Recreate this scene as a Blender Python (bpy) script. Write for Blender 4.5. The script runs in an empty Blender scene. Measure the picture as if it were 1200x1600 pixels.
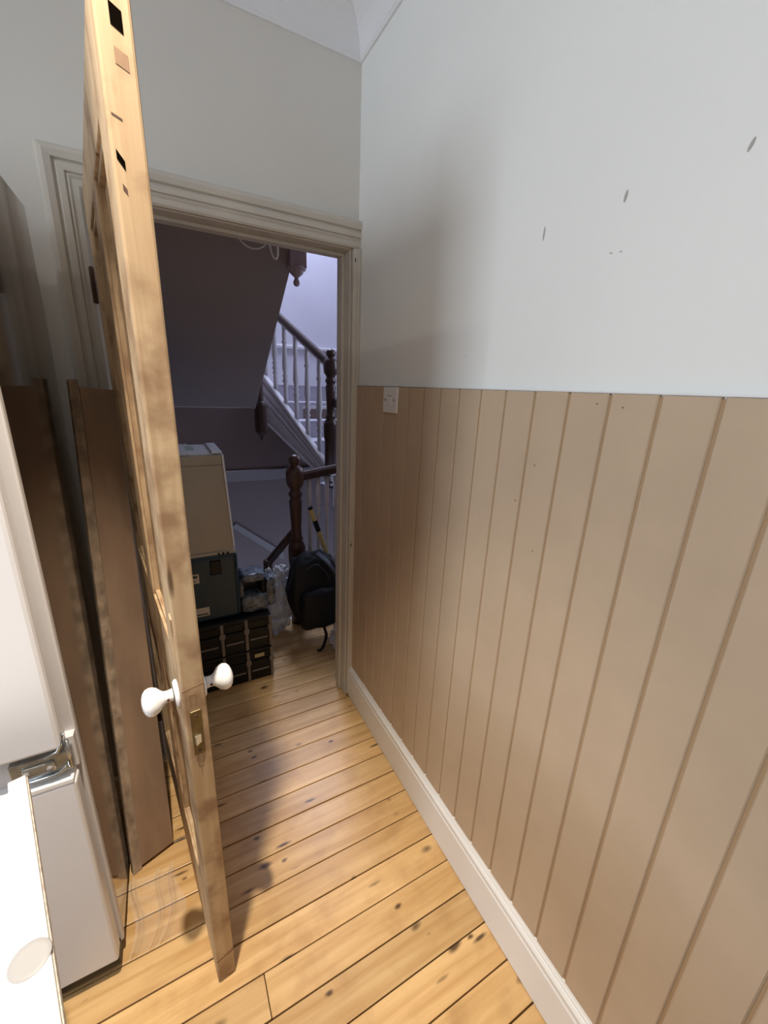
import bpy, bmesh, math, random
from mathutils import Vector, Matrix, noise
random.seed(7)
SC = bpy.context.scene
COL = SC.collection

# ------------------------------------------------------------------ camera
cam_d = bpy.data.cameras.new('camera')
cam_d.sensor_fit = 'HORIZONTAL'; cam_d.sensor_width = 36.0
cam_d.lens = 629.678 / 1200.0 * 36.0
cam_d.clip_start = 0.02
cam = bpy.data.objects.new('camera', cam_d); COL.objects.link(cam)
_r = Vector((0.881807, -0.469944, 0.039612)); _u = Vector((0.104071, 0.275825, 0.955557)); _f = Vector((0.459985, 0.838495, -0.292132))
_m = Matrix((_r, _u, -_f)).transposed().to_4x4()
_m.translation = Vector((-0.71127, -1.57905, 1.50586))
cam.matrix_world = _m
SC.camera = cam

# ------------------------------------------------------------------ world, light, exposure
world = bpy.data.worlds.new('world'); SC.world = world
world.use_nodes = True
world.node_tree.nodes['Background'].inputs[0].default_value = (0.62, 0.74, 1.0, 1)
world.node_tree.nodes['Background'].inputs[1].default_value = 1.0
SC.view_settings.view_transform = 'Standard'
SC.view_settings.look = 'None'
SC.view_settings.gamma = 1.0
SC.view_settings.use_curve_mapping = False
SC.view_settings.exposure = 0.10
SC.cycles.use_denoising = True
SC.cycles.max_bounces = 10

def area_light(name, loc, target, sx, sy, power, color):
    l = bpy.data.lights.new(name, 'AREA'); l.shape = 'RECTANGLE'; l.size = sx; l.size_y = sy
    l.energy = power; l.color = color
    o = bpy.data.objects.new(name, l); COL.objects.link(o)
    o.location = loc
    d = Vector(target) - Vector(loc)
    o.rotation_euler = d.to_track_quat('-Z', 'Y').to_euler()
    return o
# added daylight panels outside the made-up kitchen window, stairwell skylight and landing window
area_light('added_kitchen_daylight', (-3.82, -1.60, 1.65), (0, -1.60, 1.45), 1.25, 1.25, 62, (0.84, 0.92, 1.0))
area_light('added_stair_daylight', (0.45, 2.80, 4.62), (0.45, 2.80, 0), 0.95, 0.95, 115, (0.66, 0.74, 1.0))
area_light('added_landing_daylight', (2.10, 0.95, 2.15), (0, 0.95, 1.6), 0.75, 1.15, 20, (0.70, 0.78, 1.0))

# ------------------------------------------------------------------ material helpers
def mat(name, col, rough=0.6, metal=0.0, var=0.0, vscale=6.0, bump=0.0, bscale=60.0, stretch=(1, 1, 1), col2=None, spec=0.5, detail=4.0, sss=None):
    m = bpy.data.materials.new(name); m.use_nodes = True
    nt = m.node_tree; N = nt.nodes; L = nt.links
    b = N['Principled BSDF']
    b.inputs['Base Color'].default_value = (*col, 1); b.inputs['Roughness'].default_value = rough
    b.inputs['Metallic'].default_value = metal; b.inputs['Specular IOR Level'].default_value = spec
    if var > 0 or bump > 0 or col2:
        g = N.new('ShaderNodeNewGeometry')
        oi = N.new('ShaderNodeObjectInfo')
        mp = N.new('ShaderNodeMapping'); mp.inputs['Scale'].default_value = stretch
        cb = N.new('ShaderNodeCombineXYZ'); ml = N.new('ShaderNodeMath'); ml.operation = 'MULTIPLY'; ml.inputs[1].default_value = 13.7
        L.new(oi.outputs['Random'], ml.inputs[0])
        for k in range(3): L.new(ml.outputs[0], cb.inputs[k])
        L.new(cb.outputs[0], mp.inputs['Location'])
        L.new(g.outputs['Position'], mp.inputs['Vector'])
    if var > 0 or col2:
        n = N.new('ShaderNodeTexNoise'); n.inputs['Scale'].default_value = vscale; n.inputs['Detail'].default_value = detail
        L.new(mp.outputs[0], n.inputs['Vector'])
        r = N.new('ShaderNodeValToRGB')
        c2 = col2 if col2 else tuple(max(0, c * (1 - var)) for c in col)
        r.color_ramp.elements[0].position = 0.32; r.color_ramp.elements[0].color = (*c2, 1)
        r.color_ramp.elements[1].position = 0.68; r.color_ramp.elements[1].color = (*col, 1)
        L.new(n.outputs['Fac'], r.inputs[0]); L.new(r.outputs[0], b.inputs['Base Color'])
    if bump > 0:
        n2 = N.new('ShaderNodeTexNoise'); n2.inputs['Scale'].default_value = bscale; n2.inputs['Detail'].default_value = 5
        L.new(mp.outputs[0], n2.inputs['Vector'])
        bp = N.new('ShaderNodeBump'); bp.inputs['Strength'].default_value = bump; bp.inputs['Distance'].default_value = 0.004
        L.new(n2.outputs['Fac'], bp.inputs['Height']); L.new(bp.outputs[0], b.inputs['Normal'])
    return m

def wood_mat(name, light, dark, knot, axis, rough=0.4, knots=True, kscale=(5.0, 10.0), kkeep=0.42, stain=None, spec=0.4, bscale=7.0, bamt=0.6):
    """pine: grain stretched along axis, knots and nail marks from voronoi cells"""
    m = bpy.data.materials.new(name); m.use_nodes = True
    nt = m.node_tree; N = nt.nodes; L = nt.links
    b = N['Principled BSDF']; b.inputs['Roughness'].default_value = rough; b.inputs['Specular IOR Level'].default_value = spec
    g = N.new('ShaderNodeNewGeometry'); oi = N.new('ShaderNodeObjectInfo')
    ml = N.new('ShaderNodeMath'); ml.operation = 'MULTIPLY'; ml.inputs[1].default_value = 23.0
    L.new(oi.outputs['Random'], ml.inputs[0])
    cb = N.new('ShaderNodeCombineXYZ'); L.new(ml.outputs[0], cb.inputs[axis])
    ad = N.new('ShaderNodeVectorMath'); ad.operation = 'ADD'
    L.new(g.outputs['Position'], ad.inputs[0]); L.new(cb.outputs[0], ad.inputs[1])
    mp = N.new('ShaderNodeMapping'); s = [34, 34, 34]; s[axis] = 2.2; mp.inputs['Scale'].default_value = s
    L.new(ad.outputs[0], mp.inputs['Vector'])
    n = N.new('ShaderNodeTexNoise'); n.inputs['Scale'].default_value = 1.0; n.inputs['Detail'].default_value = 6; n.inputs['Distortion'].default_value = 0.6
    L.new(mp.outputs[0], n.inputs['Vector'])
    r = N.new('ShaderNodeValToRGB')
    r.color_ramp.elements[0].position = 0.30; r.color_ramp.elements[0].color = (*dark, 1)
    r.color_ramp.elements[1].position = 0.66; r.color_ramp.elements[1].color = (*light, 1)
    L.new(n.outputs['Fac'], r.inputs[0])
    cur = r.outputs[0]
    # board to board tone
    hv = N.new('ShaderNodeHueSaturation')
    mr = N.new('ShaderNodeMapRange'); mr.inputs['To Min'].default_value = 0.86; mr.inputs['To Max'].default_value = 1.08
    L.new(oi.outputs['Random'], mr.inputs['Value']); L.new(mr.outputs[0], hv.inputs['Value']); L.new(cur, hv.inputs['Color'])
    cur = hv.outputs[0]
    # broad blotches
    n3 = N.new('ShaderNodeTexNoise'); n3.inputs['Scale'].default_value = bscale; n3.inputs['Detail'].default_value = 5
    L.new(ad.outputs[0], n3.inputs['Vector'])
    r3 = N.new('ShaderNodeValToRGB'); r3.color_ramp.elements[0].position = 0.52 if bamt < 0.7 else 0.46; r3.color_ramp.elements[0].color = (0, 0, 0, 1)
    r3.color_ramp.elements[1].position = 0.78 if bamt < 0.7 else 0.68; r3.color_ramp.elements[1].color = (bamt, bamt, bamt, 1)
    L.new(n3.outputs['Fac'], r3.inputs[0])
    mx = N.new('ShaderNodeMixRGB'); mx.inputs['Color2'].default_value = (*(stain or dark), 1)
    L.new(r3.outputs[0], mx.inputs['Fac']); L.new(cur, mx.inputs['Color1']); cur = mx.outputs[0]
    if knots:
        for sc, thr, keep in ((kscale, 0.085, kkeep), ((kscale[0] * 1.9, kscale[1] * 1.7), 0.085, 0.26), ((kscale[0]*1.3, kscale[1]*3.2), 0.13, 0.20)):
            mk = N.new('ShaderNodeMapping'); v = [sc[1]] * 3; v[axis] = sc[0]; mk.inputs['Scale'].default_value = v
            L.new(ad.outputs[0], mk.inputs['Vector'])
            wn = N.new('ShaderNodeTexNoise'); wn.inputs['Scale'].default_value = 3.0
            L.new(mk.outputs[0], wn.inputs['Vector'])
            wa = N.new('ShaderNodeMixRGB'); wa.blend_type = 'ADD'; wa.inputs['Fac'].default_value = 0.12
            L.new(mk.outputs[0], wa.inputs['Color1']); L.new(wn.outputs['Color'], wa.inputs['Color2'])
            vo = N.new('ShaderNodeTexVoronoi'); vo.inputs['Scale'].default_value = 1.0
            L.new(wa.outputs[0], vo.inputs['Vector'])
            kr = N.new('ShaderNodeValToRGB'); kr.color_ramp.elements[0].position = thr * 0.6; kr.color_ramp.elements[0].color = (1, 1, 1, 1)
            kr.color_ramp.elements[1].position = thr * 1.6; kr.color_ramp.elements[1].color = (0, 0, 0, 1)
            L.new(vo.outputs['Distance'], kr.inputs[0])
            sp = N.new('ShaderNodeSeparateColor'); L.new(vo.outputs['Color'], sp.inputs[0])
            lt = N.new('ShaderNodeMath'); lt.operation = 'LESS_THAN'; lt.inputs[1].default_value = keep
            L.new(sp.outputs[0], lt.inputs[0])
            mu = N.new('ShaderNodeMath'); mu.operation = 'MULTIPLY'; L.new(kr.outputs[0], mu.inputs[0]); L.new(lt.outputs[0], mu.inputs[1])
            m2 = N.new('ShaderNodeMath'); m2.operation = 'MULTIPLY'; m2.inputs[1].default_value = 0.88; L.new(mu.outputs[0], m2.inputs[0])
            mx2 = N.new('ShaderNodeMixRGB'); mx2.inputs['Color2'].default_value = (*knot, 1)
            L.new(m2.outputs[0], mx2.inputs['Fac']); L.new(cur, mx2.inputs['Color1']); cur = mx2.outputs[0]
    L.new(cur, b.inputs['Base Color'])
    bp = N.new('ShaderNodeBump'); bp.inputs['Strength'].default_value = 0.12; bp.inputs['Distance'].default_value = 0.003
    L.new(n.outputs['Fac'], bp.inputs['Height']); L.new(bp.outputs[0], b.inputs['Normal'])
    return m

def film_mat(name, tint, alpha, rough=0.15):
    m = bpy.data.materials.new(name); m.use_nodes = True
    nt = m.node_tree; N = nt.nodes; L = nt.links
    for x in list(N): N.remove(x)
    out = N.new('ShaderNodeOutputMaterial'); mx = N.new('ShaderNodeMixShader')
    tr = N.new('ShaderNodeBsdfTransparent'); pr = N.new('ShaderNodeBsdfPrincipled')
    pr.inputs['Base Color'].default_value = (*tint, 1); pr.inputs['Roughness'].default_value = rough; pr.inputs['Specular IOR Level'].default_value = 0.8
    lw = N.new('ShaderNodeLayerWeight'); lw.inputs['Blend'].default_value = 0.35
    mr = N.new('ShaderNodeMapRange'); mr.inputs['To Min'].default_value = alpha; mr.inputs['To Max'].default_value = min(1, alpha + 0.45)
    L.new(lw.outputs['Facing'], mr.inputs['Value']); L.new(mr.outputs[0], mx.inputs['Fac'])
    L.new(tr.outputs[0], mx.inputs[1]); L.new(pr.outputs[0], mx.inputs[2]); L.new(mx.outputs[0], out.inputs['Surface'])
    return m

M = {}
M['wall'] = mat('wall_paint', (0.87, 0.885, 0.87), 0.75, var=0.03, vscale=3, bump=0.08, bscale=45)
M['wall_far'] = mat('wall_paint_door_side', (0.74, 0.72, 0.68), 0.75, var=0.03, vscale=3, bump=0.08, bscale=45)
M['wall_kitchen'] = mat('bounce_cut_wall_paint', (0.46, 0.45, 0.42), 0.75)  # out-of-view walls toned darker to cut bounced light
M['ceiling'] = mat('ceiling_paint', (0.82, 0.83, 0.86), 0.8)
M['mdf'] = mat('raw_mdf_board', (0.55, 0.425, 0.305), 0.72, var=0.07, vscale=9, bump=0.05, bscale=80, spec=0.25)
M['mdf_groove'] = mat('mdf_groove_core', (0.40, 0.275, 0.165), 0.85, spec=0.1)
M['gloss_white'] = mat('white_satin_paint', (0.83, 0.83, 0.83), 0.38, var=0.02, vscale=5)
M['cream_trim'] = mat('old_cream_paint', (0.66, 0.625, 0.56), 0.5, var=0.10, vscale=8, bump=0.1, bscale=30)
M['floor'] = wood_mat('varnished_pine_board', (0.70, 0.46, 0.215), (0.52, 0.30, 0.115), (0.045, 0.018, 0.008), 0, rough=0.33, stain=(0.36, 0.19, 0.075), bscale=9.0, bamt=0.55, kkeep=0.55)
M['gap'] = mat('dark_floor_gap', (0.045, 0.022, 0.01), 0.9)
M['door'] = wood_mat('stripped_pine_door', (0.66, 0.49, 0.31), (0.48, 0.32, 0.18), (0.10, 0.05, 0.025), 2, rough=0.6, kscale=(4.0, 9.0), kkeep=0.15, stain=(0.27, 0.155, 0.085), bscale=13.0, bamt=0.85)
M['door_dark'] = mat('dark_hole_shade', (0.004, 0.003, 0.002), 1.0, spec=0.0)  # black stands in for the shade inside holes
M['filler'] = mat('brown_wood_filler', (0.32, 0.19, 0.11), 0.8, var=0.2, vscale=60)
M['brass'] = mat('tarnished_brass', (0.20, 0.155, 0.075), 0.42, metal=0.8, var=0.35, vscale=50)
M['steel_bright'] = mat('worn_latch_steel', (0.75, 0.70, 0.58), 0.3, metal=0.9)
M['ceramic'] = mat('white_ceramic', (0.86, 0.86, 0.88), 0.12, spec=0.6)
M['rust'] = mat('rusty_iron', (0.11, 0.05, 0.03), 0.7, var=0.5, vscale=70)
M['fridge'] = mat('fridge_white_enamel', (0.76, 0.76, 0.80), 0.32)
M['fridge_frame'] = mat('fridge_frame_grey', (0.62, 0.60, 0.61), 0.4)
M['fridge_side'] = mat('fridge_polished_side', (0.40, 0.38, 0.36), 0.09, metal=1.0)
M['dimple_shade'] = mat('dimple_shade_grey', (0.36, 0.35, 0.35), 0.5)  # shading of the recess put into the colour
M['rail_grey'] = mat('grey_rail_paint', (0.30, 0.275, 0.29), 0.6)
M['stair_carpet'] = mat('mauve_stair_carpet', (0.36, 0.34, 0.39), 0.95)
M['gasket'] = mat('grey_gasket', (0.22, 0.20, 0.20), 0.7)
M['black'] = mat('black_plastic', (0.006, 0.006, 0.0065), 0.45, spec=0.3)
M['galv'] = mat('galvanised_steel', (0.55, 0.57, 0.57), 0.28, metal=0.9, var=0.35, vscale=45)
M['white_top'] = mat('white_laminate', (0.86, 0.84, 0.82), 0.4)
M['raw_edge'] = mat('chipboard_edge', (0.72, 0.63, 0.55), 0.9, var=0.5, vscale=90)
M['board'] = mat('brown_mdf_offcut', (0.33, 0.215, 0.14), 0.75, var=0.30, vscale=14, stretch=(1, 1, 0.25), bump=0.15, bscale=50)
M['board_worn'] = mat('torn_mdf_edge', (0.42, 0.31, 0.22), 0.9, var=0.50, vscale=40, bump=0.5, bscale=120, stretch=(1, 1, 0.5))
M['film'] = film_mat('clear_plastic_film', (0.95, 0.93, 0.9), 0.05, 0.12)
M['bag'] = film_mat('thin_plastic_bag', (0.76, 0.78, 0.82), 0.6, 0.22)
M['glass'] = film_mat('window_glass', (0.9, 0.95, 0.95), 0.02, 0.03)
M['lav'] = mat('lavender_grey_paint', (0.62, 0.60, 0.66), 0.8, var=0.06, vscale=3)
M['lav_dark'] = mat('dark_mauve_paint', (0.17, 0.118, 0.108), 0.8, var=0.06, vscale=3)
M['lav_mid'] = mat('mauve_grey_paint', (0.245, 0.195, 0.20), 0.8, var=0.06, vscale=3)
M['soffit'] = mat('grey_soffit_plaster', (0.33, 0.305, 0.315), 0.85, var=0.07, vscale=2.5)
M['stair_white'] = mat('stair_white_paint', (0.60, 0.58, 0.60), 0.5, var=0.08, vscale=9)
M['dark_wood'] = mat('dark_stained_wood', (0.055, 0.026, 0.016), 0.35, var=0.35, vscale=25, stretch=(1, 1, 0.2))
M['dark_wood2'] = mat('brown_stained_newel', (0.085, 0.038, 0.022), 0.38, var=0.35, vscale=25, stretch=(1, 1, 0.2))
M['pendant_paint'] = mat('grey_painted_newel', (0.36, 0.31, 0.34), 0.6)
M['cream'] = mat('aged_cream_plastic', (0.44, 0.40, 0.33), 0.5, var=0.10, vscale=6)
M['white_plastic'] = mat('cool_white_plastic', (0.74, 0.77, 0.82), 0.4)
M['paper'] = mat('paper_label', (0.58, 0.52, 0.44), 0.8)
M['ink'] = mat('printed_ink', (0.05, 0.05, 0.05), 0.8)
M['green_ink'] = mat('faded_green_print', (0.40, 0.50, 0.42), 0.8)
M['teal'] = mat('dark_teal_plastic', (0.006, 0.034, 0.062), 0.4, spec=0.5)
M['grey_plastic'] = mat('mid_grey_plastic', (0.20, 0.17, 0.15), 0.45)
M['yellow_label'] = mat('yellow_sticker', (0.55, 0.48, 0.25), 0.7)
M['wrap_grey'] = mat('blue_grey_plastic', (0.19, 0.23, 0.29), 0.25, var=0.8, vscale=30, spec=0.7)
M['pack'] = mat('black_nylon', (0.0045, 0.005, 0.007), 0.7, bump=0.2, bscale=200)
M['pack_trim'] = mat('navy_webbing', (0.03, 0.038, 0.055), 0.5)
M['yellow'] = mat('yellow_level_paint', (0.62, 0.48, 0.16), 0.5)
M['cable'] = mat('grey_cable', (0.85, 0.83, 0.80), 0.25)
M['scuff'] = mat('grey_scuff', (0.42, 0.42, 0.41), 0.9)
M['chip'] = mat('plaster_chip', (0.62, 0.60, 0.56), 0.9)

# ------------------------------------------------------------------ mesh helpers
def link_mesh(name, bm, material, parent=None, smooth=False, bevel=0.0, loc=None):
    me = bpy.data.meshes.new(name)
    bmesh.ops.recalc_face_normals(bm, faces=bm.faces[:])
    if smooth:
        for f in bm.faces: f.smooth = True
    bm.to_mesh(me); bm.free()
    mats = material if isinstance(material, (list, tuple)) else [material]
    for x in mats: me.materials.append(M[x])
    o = bpy.data.objects.new(name, me); COL.objects.link(o)
    if parent is not None: o.parent = parent
    if loc: o.location = loc
    if bevel > 0:
        md = o.modifiers.new('bevel', 'BEVEL'); md.width = bevel; md.segments = 2; md.limit_method = 'ANGLE'
        md.harden_normals = False
    return o
def add_box(bm, x0, x1, y0, y1, z0, z1, mi=0):
    v = [bm.verts.new(p) for p in ((x0, y0, z0), (x1, y0, z0), (x1, y1, z0), (x0, y1, z0), (x0, y0, z1), (x1, y0, z1), (x1, y1, z1), (x0, y1, z1))]
    for q in ((3, 2, 1, 0), (4, 5, 6, 7), (0, 1, 5, 4), (1, 2, 6, 5), (2, 3, 7, 6), (3, 0, 4, 7)):
        f = bm.faces.new([v[i] for i in q]); f.material_index = mi
    return v
def box(name, dims, material, parent=None, bevel=0.0):
    bm = bmesh.new(); add_box(bm, *dims)
    return link_mesh(name, bm, material, parent, bevel=bevel)
def boxes(name, lst, material, parent=None, bevel=0.0):
    bm = bmesh.new()
    for d in lst: add_box(bm, *d)
    return link_mesh(name, bm, material, parent, bevel=bevel)
def add_lathe(bm, prof, segs=24, mtx=None):
    rings = []
    for r, z in prof:
        rings.append([bm.verts.new((r * math.cos(2 * math.pi * i / segs), r * math.sin(2 * math.pi * i / segs), z)) for i in range(segs)])
    for a, b in zip(rings, rings[1:]):
        for i in range(segs):
            bm.faces.new((a[i], a[(i + 1) % segs], b[(i + 1) % segs], b[i]))
    bm.faces.new(rings[0][::-1]); bm.faces.new(rings[-1])
    if mtx is not None:
        bmesh.ops.transform(bm, matrix=mtx, verts=[v for r in rings for v in r])
def lathe(name, prof, material, parent=None, segs=24, mtx=None, smooth=True):
    bm = bmesh.new(); add_lathe(bm, prof, segs, mtx)
    o = link_mesh(name, bm, material, parent, smooth=smooth)
    return o
def add_tube(bm, pts, r, segs=8, rect=None):
    """sweep a circle (or a rect half-size (a,b)) along points"""
    pts = [Vector(p) for p in pts]; rings = []
    for i, p in enumerate(pts):
        t = (pts[min(i + 1, len(pts) - 1)] - pts[max(i - 1, 0)]).normalized()
        up = Vector((0, 0, 1)) if abs(t.z) < 0.95 else Vector((1, 0, 0))
        s = t.cross(up).normalized(); n = s.cross(t).normalized()
        if rect: ring = [p + s * a * rect[0] + n * b * rect[1] for a, b in ((-1, -1), (1, -1), (1, 0.5), (0.6, 1), (-0.6, 1), (-1, 0.5))]
        else: ring = [p + (s * math.cos(2 * math.pi * k / segs) + n * math.sin(2 * math.pi * k / segs)) * r for k in range(segs)]
        rings.append([bm.verts.new(v) for v in ring])
    for a, b in zip(rings, rings[1:]):
        n_ = len(a)
        for i in range(n_): bm.faces.new((a[i], a[(i + 1) % n_], b[(i + 1) % n_], b[i]))
    bm.faces.new(rings[0][::-1]); bm.faces.new(rings[-1])
def tube(name, pts, r, material, parent=None, segs=8, rect=None):
    bm = bmesh.new(); add_tube(bm, pts, r, segs, rect)
    return link_mesh(name, bm, material, parent, smooth=rect is None)
def prism(name, poly, axis, a0, a1, material, parent=None, bevel=0.0):
    """extrude a 2-D polygon along axis ('x','y','z')"""
    bm = bmesh.new()
    def P(u, v, w): return {'x': (w, u, v), 'y': (u, w, v), 'z': (u, v, w)}[axis]
    A = [bm.verts.new(P(u, v, a0)) for u, v in poly]; B = [bm.verts.new(P(u, v, a1)) for u, v in poly]
    n = len(poly)
    for i in range(n): bm.faces.new((A[i], A[(i + 1) % n], B[(i + 1) % n], B[i]))
    bm.faces.new(A[::-1]); bm.faces.new(B)
    return link_mesh(name, bm, material, parent, bevel=bevel)
def blob(name, center, dims, material, parent=None, seed=0, amp=0.2, freq=3.0, sub=4, flat=None, boxy=0.0, smooth=True):
    bm = bmesh.new(); bmesh.ops.create_icosphere(bm, subdivisions=sub, radius=1.0)
    for v in bm.verts:
        d = v.co.normalized()
        if boxy > 0:
            k = max(abs(d.x), abs(d.y), abs(d.z)); d = d * ((1 - boxy) + boxy / k)
        s = 1 + amp * noise.fractal(d * freq + Vector((seed * 3.1, seed * 1.7, 0)), 1.0, 2.0, 4)
        v.co = Vector((d.x * s * dims[0], d.y * s * dims[1], d.z * s * dims[2])) + Vector(center)
        if flat is not None and v.co.z < flat: v.co.z = flat + 0.002 * random.random()
    return link_mesh(name, bm, material, parent, smooth=smooth)
def empty(name, loc=(0, 0, 0), rotz=0.0):
    o = bpy.data.objects.new(name, None); COL.objects.link(o); o.empty_display_size = 0.1
    o.location = loc; o.rotation_euler = (0, 0, rotz); return o
def tag(o, label, cat=None, group=None, kind=None):
    o['label'] = label
    if cat: o['category'] = cat
    if group: o['group'] = group
    if kind: o['kind'] = kind
    return o
def struct(o, label): 
    o['kind'] = 'structure'; o['label'] = label; return o

# ------------------------------------------------------------------ THE SETTING : kitchen passage
CEIL = 2.675; XL = -3.6; YN = -3.6
# floor : sub-floor plus each board
floor = struct(box('floor', (XL, 1.9, YN, 0.80, -0.12, -0.026), 'gap'), 'varnished pine floorboards running across the passage and out onto the landing')
edges = []; y = -0.957 - 0.0925 * 24
while y < 0.78:
    edges.append(y); y += 0.0925
edges.append(0.80)
brd = random.Random(3)
def floor_board(x0, x1, y0, y1):
    g = 0.0011 + brd.random() * 0.0011
    dz = brd.uniform(-0.0012, 0.0012)
    o = box('floor_board', (x0, x1, y0 + g, y1 - g, -0.024, 0.0 + min(dz, 0)), 'floor', floor, bevel=0.0016)
    return o
for i in range(len(edges) - 1):
    y0, y1 = edges[i], edges[i + 1]
    cuts = []
    if y0 >= -0.03: xa, xb = -1.5, 1.6
    else: xa, xb = XL, -0.003
    if abs(y0 + 0.957) < 0.01: cuts = [-0.627]
    elif y0 < -0.03: cuts = [brd.choice([-2.4, -1.9, -1.5, -2.1])]
    else: cuts = [brd.choice([0.35, 0.7, -0.95])]
    xs = [xa] + cuts + [xb]
    for a, b in zip(xs, xs[1:]): floor_board(a + 0.001, b - 0.001, y0, y1)

# right wall with plank wainscot
wall_right = struct(box('wall_right', (0.0, 0.12, YN, 0.12, -0.05, 2.9), 'wall'), 'white painted right wall above tan grooved wainscot')
back = box('wainscot_backing', (-0.0055, 0.004, YN, -0.0, 0.0, 1.511), 'mdf_groove', wall_right)
gy0 = -0.4327; pitch = 0.085
grooves = [gy0 + pitch * 5 + 0.0] + [gy0 + pitch * k for k in range(4, -32, -1)]
pl_edges = [-0.0005] + grooves
plank_rand = random.Random(5)
for a, b in zip(pl_edges, pl_edges[1:]):
    if a - b < 0.012: continue
    hi, lo = a - 0.0026, b + 0.0026
    x1 = -0.002; x0 = -0.009; c = 0.0022
    prism('wainscot_plank', [(x1, lo), (x1, hi), (x0 + c, hi), (x0, hi - c), (x0, lo + c), (x0 + c, lo)], 'z', 0.02, 1.514 - plank_rand.random() * 0.0012, 'mdf', wall_right)
box('caulk_bead', (-0.010, 0.002, YN, 0.0, 1.5145, 1.5175), 'gloss_white', wall_right)
def wall_mark(name, y, z, dy, dz, rot, m):
    bm = bmesh.new(); bmesh.ops.create_uvsphere(bm, u_segments=10, v_segments=6, radius=1)
    for v in bm.verts:
        cy, cz = v.co.y * dy, v.co.z * dz
        v.co = Vector((v.co.x * 0.0012, y + cy * math.cos(rot) - cz * math.sin(rot), z + cy * math.sin(rot) + cz * math.cos(rot)))
    return link_mesh(name, bm, m, wall_right, smooth=True)
for y, z, dy, dz, rot in ((-0.900, 1.815, 0.0022, 0.013, 0.03), (-1.066, 1.825, 0.003, 0.009, 0.12), (-1.233, 1.828, 0.0026, 0.008, 0.35)):
    wall_mark('scuff_mark', y, z, dy, dz, rot, 'scuff')
for y, z, dy, dz, rot in ((-1.057, 1.745, 0.003, 0.0018, 0.3), (-1.075, 1.743, 0.003, 0.0015, 0.2), (-0.69, 1.595, 0.001, 0.004, 0.1)):
    wall_mark('plaster_chip', y, z, dy, dz, rot, 'chip')
for y, z in ((-1.09, 1.495), (-1.14, 1.491), (-0.93, 1.27), (-0.97, 1.36), (-1.0, 1.17)):
    o = wall_mark('scuff_mark', y, z, 0.003, 0.0012, 0.3, 'filler'); o.location.x = -0.009

# skirting, right
sk = [(0.0, 0.0), (-0.022, 0.0), (-0.022, 0.128), (-0.0195, 0.134), (-0.0195, 0.139), (-0.0215, 0.143), (-0.0215, 0.150), (-0.017, 0.157), (-0.0145, 0.159), (-0.0145, 0.163), (-0.011, 0.168), (-0.009, 0.174), (0.0, 0.174)]
bs = struct(prism('baseboard_right', [(a, b + 0.003) for a, b in sk], 'y', YN, -0.0, 'gloss_white'), 'white moulded skirting board along the foot of the tan wainscot')

# door wall
DX0, DX1, DH = -0.838, -0.036, 1.992
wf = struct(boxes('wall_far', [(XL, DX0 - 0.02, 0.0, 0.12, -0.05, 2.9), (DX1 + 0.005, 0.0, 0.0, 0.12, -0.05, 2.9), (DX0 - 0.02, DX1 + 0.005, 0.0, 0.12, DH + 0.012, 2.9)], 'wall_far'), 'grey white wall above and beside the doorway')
# lining of the opening
trim1 = struct(empty('trim_1', (DX0, 0, 0)), 'cream painted moulded door casing and lining around the doorway')
def tpart(name, dims, m='cream_trim', bevel=0.002):
    o = box(name, dims, m, None, bevel); o.parent = trim1; o.location = (-DX0, 0, 0); return o
tpart('door_lining', (DX0 - 0.02, DX0, -0.004, 0.125, 0.0, DH))
tpart('door_lining', (DX1, DX1 + 0.0052, -0.004, 0.125, 0.0, DH))
tpart('door_lining', (DX0 - 0.02, DX1 + 0.0052, -0.004, 0.125, DH, DH + 0.0125))
tpart('door_stop', (DX0, DX0 + 0.012, 0.045, 0.085, 0.0, DH - 0.012))
tpart('door_stop', (DX1 - 0.011, DX1, 0.045, 0.085, 0.0, DH - 0.012))
tpart('door_stop', (DX0, DX1, 0.045, 0.085, DH - 0.012, DH))
# architrave : stepped mouldings, profile = (offset from opening, thickness)
cas = [(0.004, 0), (0.004, -0.016), (0.010, -0.020), (0.024, -0.020), (0.030, -0.024), (0.036, -0.020), (0.038, -0.026), (0.052, -0.027), (0.060, -0.022), (0.063, -0.030), (0.078, -0.033), (0.088, -0.030), (0.094, -0.020), (0.098, 0)]
def casing_piece(name, paths):
    bm = bmesh.new(); rows = []
    for fn in paths: rows.append([bm.verts.new(fn(o, t)) for o, t in cas])
    for a, b in zip(rows, rows[1:]):
        for i in range(len(cas) - 1): bm.faces.new((a[i], a[i + 1], b[i + 1], b[i]))
        bm.faces.new((a[-1], a[0], b[0], b[-1]))
    bm.faces.new(rows[0]); bm.faces.new(rows[-1][::-1])
    o = link_mesh(name, bm, 'cream_trim', trim1); o.location = (-DX0, 0, 0); return o
casing_piece('architrave_side', [lambda o, t: (DX0 - o, t, 0.0), lambda o, t: (DX0 - o, t, DH + o)])
casing_piece('architrave_head', [lambda o, t: (DX0 - o, t, DH + o), lambda o, t: (-0.0005, t, DH + o)])
tpart('architrave_side', (-0.028, -0.0005, -0.022, 0.0, 0.0, DH + 0.003), bevel=0.004)
tpart('architrave_bead', (-0.012, -0.0005, -0.029, -0.020, 0.174, DH + 0.003), bevel=0.003)
tpart('latch_chip', (-0.0235, -0.0205, -0.0232, -0.02, 1.950, 1.963), 'door_dark', 0)
tpart('latch_chip', (-0.0225, -0.019, -0.0232, -0.02, 0.818, 0.832), 'door_dark', 0)
tpart('paint_chip', (-0.034, -0.012, -0.0235, -0.02, 0.0, 0.014), 'filler', 0.003)

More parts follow.
